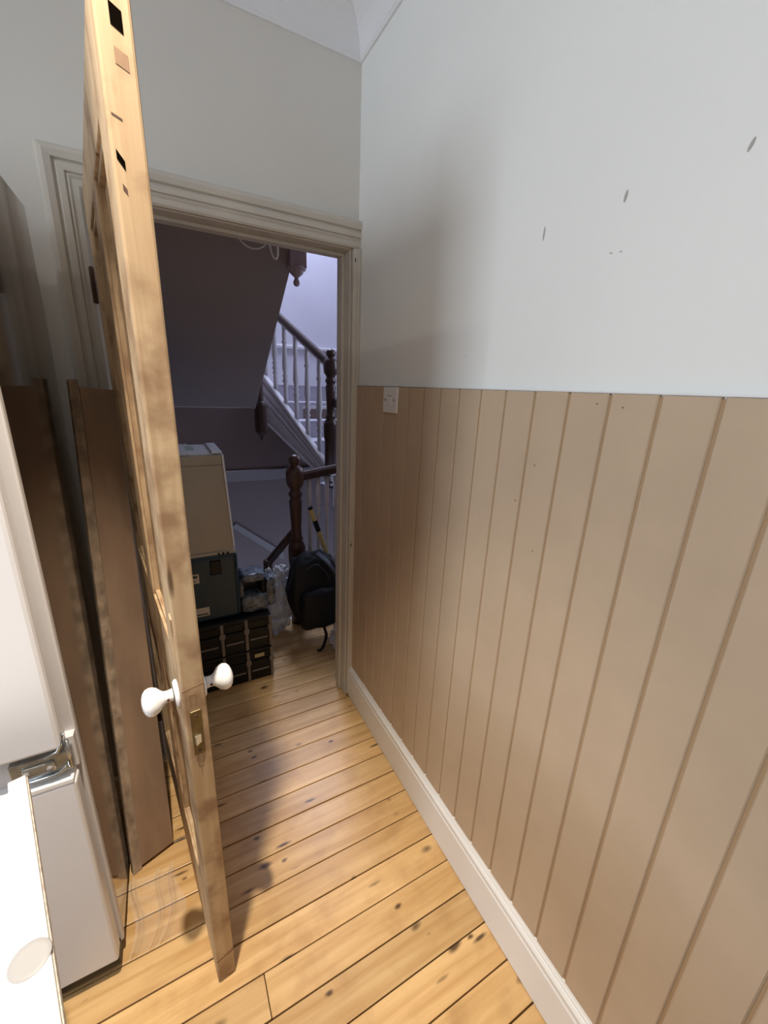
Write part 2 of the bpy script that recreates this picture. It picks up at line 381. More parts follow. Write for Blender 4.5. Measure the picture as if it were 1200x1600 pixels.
# remaining walls, ceiling, cornice (behind and beside the camera)
WY0, WY1, WZ0, WZ1 = -2.20, -1.0, 1.0, 2.3
struct(boxes('wall_left', [(XL - 0.15, XL, YN, WY0, -0.05, 2.9), (XL - 0.15, XL, WY1, 0.12, -0.05, 2.9), (XL - 0.15, XL, WY0, WY1, -0.05, WZ0), (XL - 0.15, XL, WY0, WY1, WZ1, 2.9)], 'wall_kitchen'), 'unseen kitchen wall, toned dark to cut bounced light, around the added window')
struct(box('wall_near', (XL - 0.15, 0.12, YN - 0.12, YN, -0.05, 2.9), 'wall_kitchen'), 'unseen wall behind the viewer, toned dark to cut bounced light')
struct(box('ceiling', (XL - 0.15, 0.12, YN - 0.12, 0.12, CEIL, CEIL + 0.1), 'ceiling'), 'flat white ceiling over the passage')
win = struct(empty('added_window_1', (XL, -1.60, WZ0)), 'unseen white framed kitchen window added for side light')  # made-up window, lets soft light in from the left
for d in ((-0.10, -0.04, -0.60, -0.55, 0, 1.3), (-0.10, -0.04, 0.55, 0.60, 0, 1.3), (-0.10, -0.04, -0.55, 0.55, 0, 0.05), (-0.10, -0.04, -0.55, 0.55, 1.25, 1.3)):
    box('window_frame', d, 'gloss_white', win, 0.004)
box('glazing_bar', (-0.09, -0.05, -0.015, 0.015, 0.05, 1.25), 'gloss_white', win, 0.003)
for s in (-1, 1): box('pane', (-0.072, -0.068, 0.015 if s > 0 else -0.55, 0.55 if s > 0 else -0.015, 0.05, 1.25), 'glass', win)
box('window_sill', (-0.10, 0.06, -0.64, 0.64, -0.03, 0.0), 'gloss_white', win, 0.004)
cp = [(0.0, 2.540), (0.007, 2.540), (0.010, 2.546)]
for k in range(0, 9):
    a = math.radians(90 * k / 8)
    cp.append((0.012 + 0.105 * (1 - math.cos(a)), 2.548 + 0.105 * math.sin(a)))
cp += [(0.120, 2.656), (0.120, 2.664), (0.130, 2.664), (0.130, CEIL + 0.002)]
bm = bmesh.new(); loops = []
for d, z in cp:
    loops.append([bm.verts.new(p) for p in ((XL + d, YN + d, z), (-d, YN + d, z), (-d, -d, z), (XL + d, -d, z))])
for a, b in zip(loops, loops[1:]):
    for i in range(4): bm.faces.new((a[i], a[(i + 1) % 4], b[(i + 1) % 4], b[i]))
struct(link_mesh('trim_2', bm, 'ceiling'), 'white coved cornice where the walls meet the ceiling')

# ceiling downlight above the open door, plus an added kitchen one
def downlight(loc, label, power, color, cone, blend):
    dl = empty('ceiling_downlight', loc); tag(dl, label, 'light', 'ceiling downlights')
    lathe('trim_ring', [(0.030, -0.002), (0.045, -0.006), (0.046, 0.0), (0.046, 0.004)], 'gloss_white', dl)
    sp = bpy.data.lights.new('downlight_lamp', 'SPOT'); sp.energy = power; sp.color = color; sp.spot_size = math.radians(cone); sp.spot_blend = blend; sp.shadow_soft_size = 0.022
    so = bpy.data.objects.new('downlight_lamp', sp); COL.objects.link(so); so.parent = dl; so.location = (0, 0, -0.02)
downlight((-0.795, -1.02, CEIL), 'round recessed downlight in the ceiling just in front of the open door', 240, (1.0, 0.89, 0.73), 62, 1.0)
downlight((-2.2, -0.96, CEIL), 'unseen weak downlight added in the kitchen ceiling left of the fridge', 9, (1.0, 0.96, 0.90), 168, 0.4)  # added weak lamp over the unseen part of the kitchen

# ------------------------------------------------------------------ THE SETTING : landing and stairwell
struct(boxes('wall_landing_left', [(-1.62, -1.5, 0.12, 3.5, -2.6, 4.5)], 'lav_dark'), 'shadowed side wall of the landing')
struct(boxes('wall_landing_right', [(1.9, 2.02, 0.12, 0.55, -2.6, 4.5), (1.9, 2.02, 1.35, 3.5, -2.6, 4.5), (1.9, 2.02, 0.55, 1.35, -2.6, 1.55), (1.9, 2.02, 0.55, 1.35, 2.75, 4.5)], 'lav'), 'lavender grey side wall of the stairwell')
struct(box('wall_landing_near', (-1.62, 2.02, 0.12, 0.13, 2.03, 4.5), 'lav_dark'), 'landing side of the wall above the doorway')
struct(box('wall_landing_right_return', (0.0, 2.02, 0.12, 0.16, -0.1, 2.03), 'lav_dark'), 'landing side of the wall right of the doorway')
wu = struct(empty('wall_half_landing', (-0.3, 2.6, 0)), 'dark mauve wall beneath the half landing with a grey rail across it')
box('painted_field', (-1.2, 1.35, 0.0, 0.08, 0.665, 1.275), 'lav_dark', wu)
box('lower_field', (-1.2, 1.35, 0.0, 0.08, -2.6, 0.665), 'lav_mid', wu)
box('dado_rail', (-1.2, 1.35, -0.03, 0.01, 0.560, 0.668), 'rail_grey', wu, 0.006)
prism('stair_skirting', [(0.10, 0.085), (0.145, 0.120), (0.62, -0.275), (0.62, -0.365)], 'y', -0.03, 0.0, 'rail_grey', wu)
box('half_landing_floor', (-1.2, 1.35, -0.0, 0.80, 1.275, 1.30), 'stair_white', wu)
ws = struct(box('wall_stairwell', (-1.62, 2.02, 3.4, 3.52, 1.2, 4.5), 'lav'), 'pale lavender stairwell wall lit from the added skylight')
box('dado_rail', (-1.5, 1.9, 3.375, 3.405, 1.905, 1.945), 'stair_white', ws, 0.008)
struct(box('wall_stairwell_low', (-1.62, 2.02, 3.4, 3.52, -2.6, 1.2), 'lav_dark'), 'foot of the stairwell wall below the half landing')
struct(box('floor_hall_below', (-1.62, 2.02, 0.80, 3.5, -2.65, -2.6), 'gap'), 'dark hall floor far below the stairwell')
struct(boxes('ceiling_stairwell', [(-1.62, -0.05, 0.12, 3.52, 4.5, 4.58), (0.95, 2.02, 0.12, 3.52, 4.5, 4.58), (-0.05, 0.95, 0.12, 2.30, 4.5, 4.58), (-0.05, 0.95, 3.30, 3.52, 4.5, 4.58)], 'lav'), 'unseen stairwell ceiling around a skylight opening added for light')  # skylight hole added to let light down the stairwell
struct(box('trim_3', (-1.5, 1.9, 0.79, 0.82, -0.26, 0.0), 'stair_white', None, 0.006), 'white nosing board closing the landing edge')

w2 = struct(empty('added_window_2', (1.9, 0.95, 1.55)), 'unseen landing sash window added for light')  # made-up window, lights the box top and landing from the side
for d in ((0.04, 0.10, -0.40, -0.35, 0, 1.2), (0.04, 0.10, 0.35, 0.40, 0, 1.2), (0.04, 0.10, -0.35, 0.35, 0, 0.05), (0.04, 0.10, -0.35, 0.35, 1.15, 1.2), (0.04, 0.10, -0.35, 0.35, 0.58, 0.62)):
    box('window_frame', d, 'gloss_white', w2, 0.004)
for z0, z1 in ((0.05, 0.58), (0.62, 1.15)): box('pane', (0.068, 0.072, -0.35, 0.35, z0, z1), 'glass', w2)

# ------------------------------------------------------------------ the open door
hx, hy = -0.840, -0.040; lx, ly = -0.735, -0.833
ang = math.atan2(ly - hy, lx - hx); DW = math.hypot(lx - hx, ly - hy)
door = empty('door_1', (hx, hy, 0.0), ang); struct(door, 'stripped pine panelled door standing open, seen edge on, with white ceramic knobs')
T = 0.043; Z0, Z1 = 0.010, 1.985
# root X axis points hinge -> lock ; +Y is the side facing the right wall
box('door_stile', (0, 0.105, 0, T, Z0, Z1), 'door', door, 0.003)
bm = bmesh.new(); add_box(bm, DW - 0.105, DW, 0, T, Z0, Z1)
stile = link_mesh('door_stile', bm, 'door', door, bevel=0.004)
for z0, z1 in ((Z0, 0.235), (0.78, 0.98), (1.87, Z1)): box('door_rail', (0.105, DW - 0.105, 0.0005, T - 0.0005, z0, z1), 'door', door, 0.002)
for z0, z1 in ((0.235, 0.78), (0.98, 1.87)):
    box('door_muntin', (0.345, 0.455, 0.0005, T - 0.0005, z0, z1), 'door', door, 0.002)
    for x0, x1 in ((0.105, 0.345), (0.455, DW - 0.105)):
        p = box('door_panel', (x0 - 0.005, x1 + 0.005, T / 2 - 0.006, T / 2 + 0.006, z0 - 0.005, z1 + 0.005), 'door', door)
        bm = bmesh.new()
        for ys in (0.006, T - 0.016):
            add_box(bm, x0, x1, ys, ys + 0.010, z0, z0 + 0.014); add_box(bm, x0, x1, ys, ys + 0.010, z1 - 0.014, z1)
            add_box(bm, x0, x0 + 0.014, ys, ys + 0.010, z0 + 0.014, z1 - 0.014); add_box(bm, x1 - 0.014, x1, ys, ys + 0.010, z0 + 0.014, z1 - 0.014)
        link_mesh('panel_moulding', bm, 'door', p)
# lock furniture on the edge
E0 = DW + 0.0008
lp = box('lock_plate', (DW - 0.002, DW + 0.0022, 0.010, 0.031, 0.762, 0.872), 'brass', door, 0.0015)
prism('latch_bolt', [(DW + 0.001, 0.013), (DW + 0.009, 0.015), (DW + 0.002, 0.026)], 'z', 0.792, 0.812, 'steel_bright', lp)
for z in (0.772, 0.860): lathe('screw', [(0.0034, 0.0), (0.0034, 0.0012), (0.002, 0.0018)], 'rust', lp, 10, Matrix.Translation((DW + 0.002, 0.0205, z)) @ Matrix.Rotation(math.pi / 2, 4, 'Y'))
def edge_patch(name, y0, y1, z0, z1, m, skew=0.0, d=0.00035):
    return prism(name, [(y0, z0 + skew), (y1, z0), (y1, z1), (y0, z1 + skew)], 'x', DW - 0.002, DW + d, m, door)
edge_patch('mortise_hole_shade', 0.0175, 0.031, 1.921, 1.944, 'door_dark', 0.006)  # flush patch, the dark of the hole is painted on
edge_patch('filler_patch', 0.018, 0.033, 1.884, 1.901, 'filler', 0.005)
edge_patch('gouge', 0.006, 0.015, 1.773, 1.784, 'door_dark', 0.012)
edge_patch('gouge', 0.009, 0.014, 1.745, 1.752, 'rust', 0.006)
edge_patch('gouge', 0.006, 0.018, 1.829, 1.831, 'rust', 0.004)
edge_patch('splice_line', 0.001, 0.042, 0.9305, 0.932, 'filler', -0.006)
edge_patch('splice_line', 0.001, 0.042, 0.0955, 0.098, 'rust', -0.010)
for y0, y1, z0, z1 in ((0.013, 0.0145, 0.885, 0.912), (0.0235, 0.025, 0.885, 0.912), (0.013, 0.025, 0.911, 0.9125), (0.015, 0.0165, 0.728, 0.760), (0.025, 0.0265, 0.735, 0.760), (0.016, 0.026, 0.727, 0.729)):
    edge_patch('tenon_line', y0, y1, z0, z1, 'filler')
# knobs : lathe about the door normal
knob_prof = [(0.0285, 0.0), (0.0285, 0.004), (0.024, 0.008), (0.013, 0.010), (0.0115, 0.018), (0.0125, 0.026), (0.017, 0.031), (0.024, 0.037), (0.0275, 0.044), (0.0285, 0.050), (0.0265, 0.057), (0.021, 0.062), (0.012, 0.0655), (0.002, 0.0665)]
KX, KZ = DW - 0.055, 0.885
for s in (-1, 1):
    mt = Matrix.Translation((KX, T if s > 0 else 0.0, KZ)) @ Matrix.Rotation(-s * math.pi / 2, 4, 'X')
    k = lathe('door_knob', knob_prof[3:], 'ceramic', door, 28, mt)
    k['label'] = 'white glazed ceramic knob'
    lathe('knob_rose', knob_prof[:3], 'ceramic', k, 28, mt)
    lathe('grub_screw', [(0.0028, 0.010), (0.0028, 0.0135), (0.0015, 0.014)], 'rust', k, 8, mt @ Matrix.Translation((0, 0, 0.020)) @ Matrix.Rotation(math.pi / 2, 4, 'Y'))
for z in (0.25, 1.755):
    h = lathe('door_hinge', [(0.0065, z - 0.045), (0.0065, z + 0.045), (0.004, z + 0.050)], 'rust', door, 12, Matrix.Translation((-0.004, -0.006, 0)))
# splinter on the front arris
prism('splinter', [(DW - 0.030, -0.0015), (DW - 0.004, -0.003), (DW - 0.003, 0.004), (DW - 0.028, 0.003)], 'z', 1.00, 1.085, 'door', door)

# ------------------------------------------------------------------ fridge freezer
fr = empty('fridge_freezer', (-1.255, -0.40, 0)); tag(fr, 'tall white fridge freezer with a polished side panel beside the open door', 'fridge')
def fpart(name, d, m, bevel=0.0, parent=None):
    return box(name, (d[0] + 1.255, d[1] + 1.255, d[2] + 0.40, d[3] + 0.40, d[4], d[5]), m, parent or fr, bevel)
fpart('cabinet', (-1.555, -0.952, -0.630, -0.150, 0.045, 1.895), 'fridge_side', 0.004)
fpart('front_frame', (-1.556, -0.951, -0.648, -0.628, 0.045, 1.896), 'fridge_frame', 0.004)
fpart('door_gasket', (-1.545, -0.972, -0.660, -0.646, 0.060, 1.885), 'gasket')
ud = fpart('upper_door', (-1.556, -0.966, -0.700, -0.658, 0.765, 1.896), 'fridge', 0.008)
ld = fpart('lower_door', (-1.556, -0.957, -0.700, -0.658, 0.062, 0.672), 'fridge', 0.006)
fpart('door_top_strip', (-1.550, -0.960, -0.701, -0.662, 0.672, 0.684), 'gloss_white', 0.002, fr)
fpart('middle_rail', (-1.556, -0.953, -0.668, -0.628, 0.684, 0.765), 'fridge_frame', 0.002)
br = fpart('hinge_bracket', (-1.060, -0.958, -0.690, -0.666, 0.700, 0.748), 'galv', 0.003)
fpart('bracket_boss', (-1.040, -0.985, -0.696, -0.688, 0.712, 0.737), 'galv', 0.006, br)
for x in (-1.032, -0.993): lathe('bracket_screw', [(0.006, 0), (0.006, 0.004), (0.003, 0.006)], 'gasket', br, 12, Matrix.Translation((x + 1.255, -0.696 + 0.40, 0.7245)) @ Matrix.Rotation(math.pi / 2, 4, 'X'))
tube('bracket_lip', [(-1.055 + 1.255, -0.292, 0.699), (-0.985 + 1.255, -0.294, 0.701), (-0.966 + 1.255, -0.294, 0.712), (-0.960 + 1.255, -0.292, 0.735), (-0.960 + 1.255, -0.290, 0.775)], 0.004, 'galv', br)
tube('bracket_lip', [(-0.998 + 1.255, -0.296, 0.752), (-0.976 + 1.255, -0.298, 0.760), (-0.966 + 1.255, -0.298, 0.775), (-0.962 + 1.255, -0.297, 0.800)], 0.0035, 'galv', br)
fpart('kick_plate', (-1.550, -0.965, -0.640, -0.160, 0.0, 0.045), 'black', 0.002)
fpart('base_trim', (-1.556, -0.958, -0.690, -0.640, 0.028, 0.060), 'black', 0.003)

# ------------------------------------------------------------------ brown offcut leaning between fridge and door
def sheared_board(name, bl, brt, tl, trt, th, m, parent):
    bm = bmesh.new(); bl, brt, tl, trt = map(Vector, (bl, brt, tl, trt))
    n = (brt - bl).cross(tl - bl).normalized()
    if n.y < 0: n = -n
    vs = [bm.verts.new(v) for v in (bl, brt, trt, tl)] + [bm.verts.new(v + n * th) for v in (bl, brt, trt, tl)]
    for q in ((0, 1, 2, 3), (7, 6, 5, 4), (0, 4, 5, 1), (1, 5, 6, 2), (2, 6, 7, 3), (3, 7, 4, 0)): bm.faces.new([vs[i] for i in q])
    return link_mesh(name, bm, m, parent)
bd = empty('leaning_board', (-0.884, -0.43, 0)); tag(bd, 'narrow brown board leaning upright between the fridge side and the open door', 'board')
off = Vector((0.89, 0.43, 0))
def P(x, y, z): return Vector((x, y, z)) + off
sheared_board('board_face', P(-0.926, -0.444, 0.016), P(-0.834, -0.410, 0.016), P(-0.909, -0.170, 1.478), P(-0.832, -0.155, 1.472), 0.018, 'board', bd)
sheared_board('worn_edge', P(-0.9495, -0.4545, 0.0), P(-0.9255, -0.4445, 0.0), P(-0.9300, -0.176, 1.497), P(-0.9095, -0.171, 1.497), 0.0185, 'board_worn', bd)

# ------------------------------------------------------------------ white table top at the lower left
tb = empty('white_table', (-1.25, -1.15, 0)); tag(tb, 'white table top with a rounded notch in front of the fridge', 'table')
e0 = Vector((-0.995, -0.801)); e1 = Vector((-0.880, -1.193)); ed = (e1 - e0).normalized(); nd = Vector((-abs(ed.y), -abs(ed.x) * 1.0)).normalized()
nd = Vector((ed.y, -ed.x)); nd = nd if nd.x < 0 else -nd
c_n = e0 + ed * 0.70
poly = [e0, c_n, c_n + nd * 0.55, e0 + nd * 0.55]
# rounded notch in the far edge
far = [e0 + nd * 0.55, e0 + nd * 0.075]
nc = e0 + nd * 0.052 
arc = []
for k in range(0, 13):
    a = math.pi * k / 12
    arc.append(e0 + nd * (0.048 + 0.024 * math.cos(a)) + ed * (0.020 + 0.022 * math.sin(a)))
poly = [e0, c_n, c_n + nd * 0.55, e0 + nd * 0.55, e0 + nd * 0.072] + arc + [e0 + nd * 0.024]
top = prism('table_top', [(v.x + 1.25, v.y + 1.15) for v in poly], 'z', 0.797, 0.82, 'white_top', tb, 0.002)
tube('edge_band', [((e0 + ed * t).x + 1.25 + 0.0012, (e0 + ed * t).y + 1.15, 0.806) for t in (0.0, 0.35, 0.70)], 0.0, 'raw_edge', top, rect=(0.0012, 0.008))
lathe('grip_dimple_shade', [(0.022, 0.8194), (0.021, 0.8206), (0.015, 0.8202), (0.004, 0.8201)], 'dimple_shade', top, 20, Matrix.Translation((-0.924 + 1.25, -1.112 + 1.15, 0)))  # nearly flat disc, its grey stands in for a dimple's shading
for a, b in ((0.14, 0.18), (0.62, 0.18), (0.14, 0.50), (0.62, 0.50)):
    v = e0 + ed * a + nd * b
    lathe('leg', [(0.014, 0.0), (0.014, 0.012), (0.018, 0.015), (0.018, 0.797)], 'fridge_frame', tb, 12, Matrix.Translation((v.x + 1.25, v.y + 1.15, 0)))

# ------------------------------------------------------------------ clear film on the floor by the fridge
def film_sheet(name, fn, nu, nv, parent=None):
    bm = bmesh.new(); g = [[bm.verts.new(fn(i / nu, j / nv)) for j in range(nv + 1)] for i in range(nu + 1)]
    for i in range(nu):
        for j in range(nv): bm.faces.new((g[i][j], g[i + 1][j], g[i + 1][j + 1], g[i][j + 1]))
    return link_mesh(name, bm, 'film', parent, smooth=True)
def film_fn(u, v):
    x = -0.945 + 0.13 * u + 0.015 * math.sin(v * 5); yy = -0.68 + 0.20 * v
    z = 0.004 + 0.020 * abs(noise.noise(Vector((u * 2.2 + v * 1.1, v * 1.6, 3)))) ** 0.8 + 0.022 * max(0, 1 - abs((u - 0.10 - 0.05 * v) * 16)) + 0.016 * max(0, 1 - abs((u - 0.42 - 0.25 * v) * 18)) + 0.016 * max(0, 1 - abs((u - 0.62 - 0.35 * v) * 16))
    return Vector((x, yy, z))
fl = film_sheet('plastic_film', film_fn, 44, 34); tag(fl, 'crumpled clear plastic film lying on the boards beside the fridge foot', 'film')

# ------------------------------------------------------------------ fused switch plate on the right wall
swp = empty('switch_plate', (-0.009, -0.322, 1.470)); tag(swp, 'white fused spur plate at the top of the wainscot', 'switch')
box('face_plate', (-0.009, 0.0, -0.048, 0.048, -0.0425, 0.0425), 'gloss_white', swp, 0.003)
box('fuse_carrier', (-0.0115, -0.008, -0.013, 0.013, -0.016, 0.010), 'gloss_white', swp, 0.0015)
for s in (-1, 1): lathe('screw', [(0.0042, 0.0), (0.0042, 0.0012), (0.0025, 0.002)], 'gasket', swp, 12, Matrix.Translation((-0.0088, s * 0.030, 0.0)) @ Matrix.Rotation(-math.pi / 2, 4, 'Y'))
box('printed_mark', (-0.0094, -0.0088, -0.016, 0.014, 0.0125, 0.0145), 'gasket', swp)
box('printed_mark', (-0.0119, -0.0113, -0.009, 0.006, -0.0125, -0.0110), 'cable', swp)

# ------------------------------------------------------------------ stairs
newel_prof = [(0.046, 0.0), (0.046, 0.40), (0.052, 0.43), (0.053, 0.53), (0.046, 0.56), (0.034, 0.575), (0.042, 0.590), (0.034, 0.605), (0.031, 0.66), (0.037, 0.78), (0.040, 0.83), (0.033, 0.845), (0.033, 0.855), (0.041, 0.868), (0.041, 0.882), (0.032, 0.895), (0.034, 0.91), (0.050, 0.935), (0.054, 0.965), (0.054, 1.01), (0.047, 1.035), (0.030, 1.047), (0.022, 1.053), (0.026, 1.058), (0.034, 1.070), (0.036, 1.083), (0.034, 1.096), (0.026, 1.108), (0.012, 1.115), (0.003, 1.116)]
bal_prof = lambda h: [(0.017, 0.0), (0.017, h * 0.18), (0.010, h * 0.20), (0.018, h * 0.235), (0.010, h * 0.26), (0.019, h * 0.30), (0.011, h * 0.335), (0.018, h * 0.365), (0.011, h * 0.39), (0.018, h * 0.47), (0.015, h * 0.62), (0.011, h * 0.76), (0.018, h * 0.785), (0.011, h * 0.81), (0.017, h * 0.84), (0.017, h)]
# flight A : white string and balustrade rising away to the half landing
A2 = Vector((0.246, 2.5)); B2 = Vector((0.519, 1.6)); ux = (A2 - B2).normalized()
fa = empty('stair_flight', (B2.x, B2.y, 0.0), math.atan2(ux.y, ux.x)); tag(fa, 'white stair flight with turned balusters rising past the lit lavender wall', 'staircase')
sl = (1.507 - 0.825) / 0.941
def top_s(s): return 0.825 + sl * s
S0, S1 = -0.02, 1.30
sp_ = [(S0, top_s(S0)), (S1, top_s(S1)), (S1, top_s(S1) - 0.49), (S0, top_s(S0) - 0.49)]
sp_ = [(S0, top_s(S0)), (S1, top_s(S1)), (S1, 1.235), (S0, 0.700)]
prism('outer_string', sp_, 'y', -0.015, 0.015, 'stair_white', fa)
for f0, th, w in ((0.0, 0.035, 0.035), (0.22, 0.028, 0.026), (0.45, 0.030, 0.030), (0.62, 0.028, 0.024), (0.97, 0.028, 0.028)):
    pts = []
    for s in (S0, S1):
        zt = top_s(s); zb = 0.700 + (1.235 - 0.700) * (s - S0) / (S1 - S0)
        pts.append((s, zt + (zb - zt) * f0))
    for sgn in (1,):
        bm = bmesh.new()
        add_tube(bm, [(pts[0][0], 0.020, pts[0][1]), (pts[1][0], 0.020, pts[1][1])], 0, rect=(w * 0.6, th * 0.35))
        link_mesh('string_moulding', bm, 'stair_white', fa)
nw = lathe('newel_post', [(r * 1.08, z) for r, z in newel_prof], 'dark_wood', fa, 20, Matrix.Translation((0.03, 0, 0.674)))
hr = [(0.06, 1.712), (0.762, 2.100), (1.30, 2.398)]
tube('handrail', [(s, 0, z - 0.02) for s, z in hr], 0, 'dark_wood', fa, rect=(0.026, 0.024))
tube('rail_underside', [(s, 0, z - 0.055) for s, z in hr], 0, 'stair_white', fa, rect=(0.018, 0.012))
for k in range(7):
    s = 0.185 + k * 0.172
    z0 = top_s(s); z1 = 1.712 + (2.398 - 1.712) / (1.30 - 0.06) * (s - 0.06) - 0.05
    lathe('baluster', [(r * (1.45 if 0.19 * (z1 - z0) < z < 0.83 * (z1 - z0) else 1.15), z) for r, z in bal_prof(z1 - z0)], 'stair_white', fa, 12, Matrix.Translation((s, 0, z0)))
box('quarter_landing', (-0.72, 0.04, -0.85, -0.02, 0.455, 0.492), 'stair_carpet', fa)
for k in range(6):   # treads behind the string
    s = 0.02 + k * 0.23
    box('tread', (s, s + 0.25, -0.85, -0.015, top_s(s) - 0.19, top_s(s) - 0.165), 'stair_carpet', fa, 0.004)
    box('riser', (s, s + 0.015, -0.85, -0.015, top_s(s) - 0.35, top_s(s) - 0.19), 'stair_carpet', fa)
# rail running from that newel down to the landing
tube('lower_handrail', [fa.matrix_world @ Vector((0, 0, 0)) for _ in ()] or [(0.02, -0.02, 1.405), (-0.30, 0.02, 1.255), (-0.66, 0.045, 1.082)], 0, 'dark_wood', fa, rect=(0.026, 0.026))
for k in range(4):
    t = 0.12 + k * 0.17
    s = 0.02 - 0.88 * t; z1 = 1.405 - 0.42 * t - 0.03
    lathe('baluster', bal_prof(0.86), 'stair_white', fa, 12, Matrix.Translation((s, -0.02 + 0.08 * t, z1 - 0.86)))

# flight B : rising back towards the viewer, seen from beneath
fb = empty('stair_soffit_flight', (-0.12, 1.57, 1.335)); tag(fb, 'dark grey plastered underside of the upper stair flight with turned newel drops', 'staircase')
k7 = 0.70
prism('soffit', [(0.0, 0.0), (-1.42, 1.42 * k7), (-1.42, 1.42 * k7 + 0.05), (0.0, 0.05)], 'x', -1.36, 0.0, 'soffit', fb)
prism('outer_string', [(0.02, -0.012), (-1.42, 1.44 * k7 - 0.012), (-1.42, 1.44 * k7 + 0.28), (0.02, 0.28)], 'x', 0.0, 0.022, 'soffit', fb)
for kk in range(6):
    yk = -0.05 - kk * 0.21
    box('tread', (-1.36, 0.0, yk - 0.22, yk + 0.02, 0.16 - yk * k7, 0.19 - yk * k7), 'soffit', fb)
drop_prof = lambda s, ztop: [(0.004, 0.0), (0.012 * s, 0.004), (0.015 * s, 0.012), (0.015 * s, 0.020), (0.010 * s, 0.030), (0.009 * s, 0.036), (0.016 * s, 0.042), (0.030 * s, 0.054), (0.036 * s, 0.066), (0.044 * s, 0.070), (0.046 * s, 0.080), (0.046 * s, ztop)]
bm = bmesh.new(); add_lathe(bm, drop_prof(1.0, 0.082), 16, Matrix.Translation((0.030, -1.07, 0.615)))
add_box(bm, -0.008, 0.068, -1.108, -1.032, 0.690, 1.20)
link_mesh('newel_drop', bm, 'pendant_paint', fb)
bm = bmesh.new()
add_lathe(bm, [(0.004, -0.245), (0.010, -0.240), (0.010, -0.215), (0.024, -0.205), (0.044, -0.180), (0.047, -0.16), (0.047, 0.02), (0.040, 0.04), (0.024, 0.05), (0.022, 0.30), (0.03, 0.55)], 18, Matrix.Translation((0.062, 0.03, 0.0)))
link_mesh('newel_drop', bm, 'dark_wood', fb, smooth=False)

# landing balustrade
lb = empty('landing_balustrade', (-0.05, 0.75, 0.0)); tag(lb, 'landing balustrade with a dark turned newel post and white balusters behind the backpack', 'balustrade')
lathe('newel_post', newel_prof, 'dark_wood2', lb, 22)
tube('handrail', [(0.03, 0, 0.985), (0.283, 0.0, 1.022), (0.60, 0.0, 1.03), (1.60, 0, 1.03)], 0, 'dark_wood', lb, rect=(0.030, 0.024))
for k in range(20):
    x = 0.088 + k * 0.057
    lathe('baluster', [(r * 0.8, z) for r, z in bal_prof(0.97)], 'stair_white', lb, 12, Matrix.Translation((x, 0, 0.0)))
# lower flight rail dropping away from the newel
tube('lower_handrail', [(0.03, 0.10, 0.62), (-0.07, 0.13, 0.49), (-0.145, 0.15, 0.395)], 0, 'dark_wood', lb, rect=(0.024, 0.022))
bm = bmesh.new(); add_lathe(bm, [(0.004, 0.0), (0.014, 0.006), (0.014, 0.02), (0.026, 0.03), (0.030, 0.045), (0.030, 0.115), (0.022, 0.125), (0.004, 0.13)], 14, Matrix.Translation((-0.152, 0.15, 0.285)))
link_mesh('newel_drop', bm, 'dark_wood2', lb, smooth=False)

# loose cables hooked above the landing
cbl = empty('hanging_cable', (-0.24, 0.33, 2.10)); tag(cbl, 'loose grey cable looped below the stair soffit', 'cable')
def arcpts(pts, n=8):
    pts = [Vector(p) for p in pts]; out = []
    P_ = [pts[0]] + pts + [pts[-1]]
    for i in range(1, len(P_) - 2):
        for k in range(n):
            t = k / n; a, b, c, d = P_[i - 1], P_[i], P_[i + 1], P_[i + 2]
            out.append(0.5 * ((2 * b) + (c - a) * t + (2 * a - 5 * b + 4 * c - d) * t * t + (3 * b - a - 3 * c + d) * t ** 3))
    out.append(pts[-1]); return out
tube('cable_loop', arcpts([(-0.02, 0, 0.06), (-0.015, 0.0, -0.02), (-0.002, 0.002, -0.080), (0.013, 0.0, -0.095), (0.022, 0.002, -0.070), (0.016, 0.0, -0.01), (-0.006, 0.0, 0.06)]), 0.004, 'cable', cbl)
tube('cable_run', arcpts([(-0.165, 0.0, 0.0), (-0.12, 0, -0.058), (-0.07, 0.0, -0.072), (-0.025, 0, -0.045), (-0.005, 0, 0.03)]), 0.0032, 'cable', cbl)
tube('cable_run', arcpts([(0.01, 0.0, 0.03), (0.05, 0, -0.022), (0.09, 0.0, -0.018), (0.12, 0, 0.04)]), 0.0032, 'soffit', cbl)

# ------------------------------------------------------------------ stacked cases on the landing
def tool_case(zb, h, label):
    c = empty('tool_case', (-0.535, 0.44, zb)); tag(c, label, 'case', 'stacked black tool cases')
    W, D = 0.210, 0.148
    box('case_body', (-W, W, -D, D, 0.0, h * 0.62), 'black', c, 0.008)
    box('case_lid', (-W, W, -D, D, h * 0.64, h - 0.002), 'black', c, 0.008)
    for x in (-0.19, -0.03, 0.085, 0.203):
        b = box('upright', (x - 0.0075, x + 0.0075, -D - 0.010, -D + 0.006, 0.006, h - 0.010), 'grey_plastic', c, 0.004)
        box('clasp', (x - 0.013, x + 0.013, -D - 0.014, -D - 0.006, h * 0.55, h * 0.70), 'grey_plastic', b, 0.003)
    for x0, x1 in ((-0.17, -0.05), (-0.015, 0.07), (0.10, 0.188)):
        box('rib', (x0, x1, -D - 0.005, -D + 0.004, h * 0.30, h * 0.34), 'grey_plastic', c, 0.002)
        box('rib', (x0, x1, -D - 0.005, -D + 0.004, h * 0.84, h * 0.88), 'black', c, 0.002)
    return c
c1 = tool_case(0.0, 0.190, 'bottom black tool case with grey uprights standing on the landing floor')
box('sticker', (0.118, 0.166, -0.151, -0.1475, 0.138, 0.160), 'yellow_label', c1)
tool_case(0.190, 0.190, 'upper black tool case under the teal case')
tc = empty('teal_case', (-0.655, 0.475, 0.380)); tag(tc, 'dark teal plastic power tool case below the cream appliance', 'case')
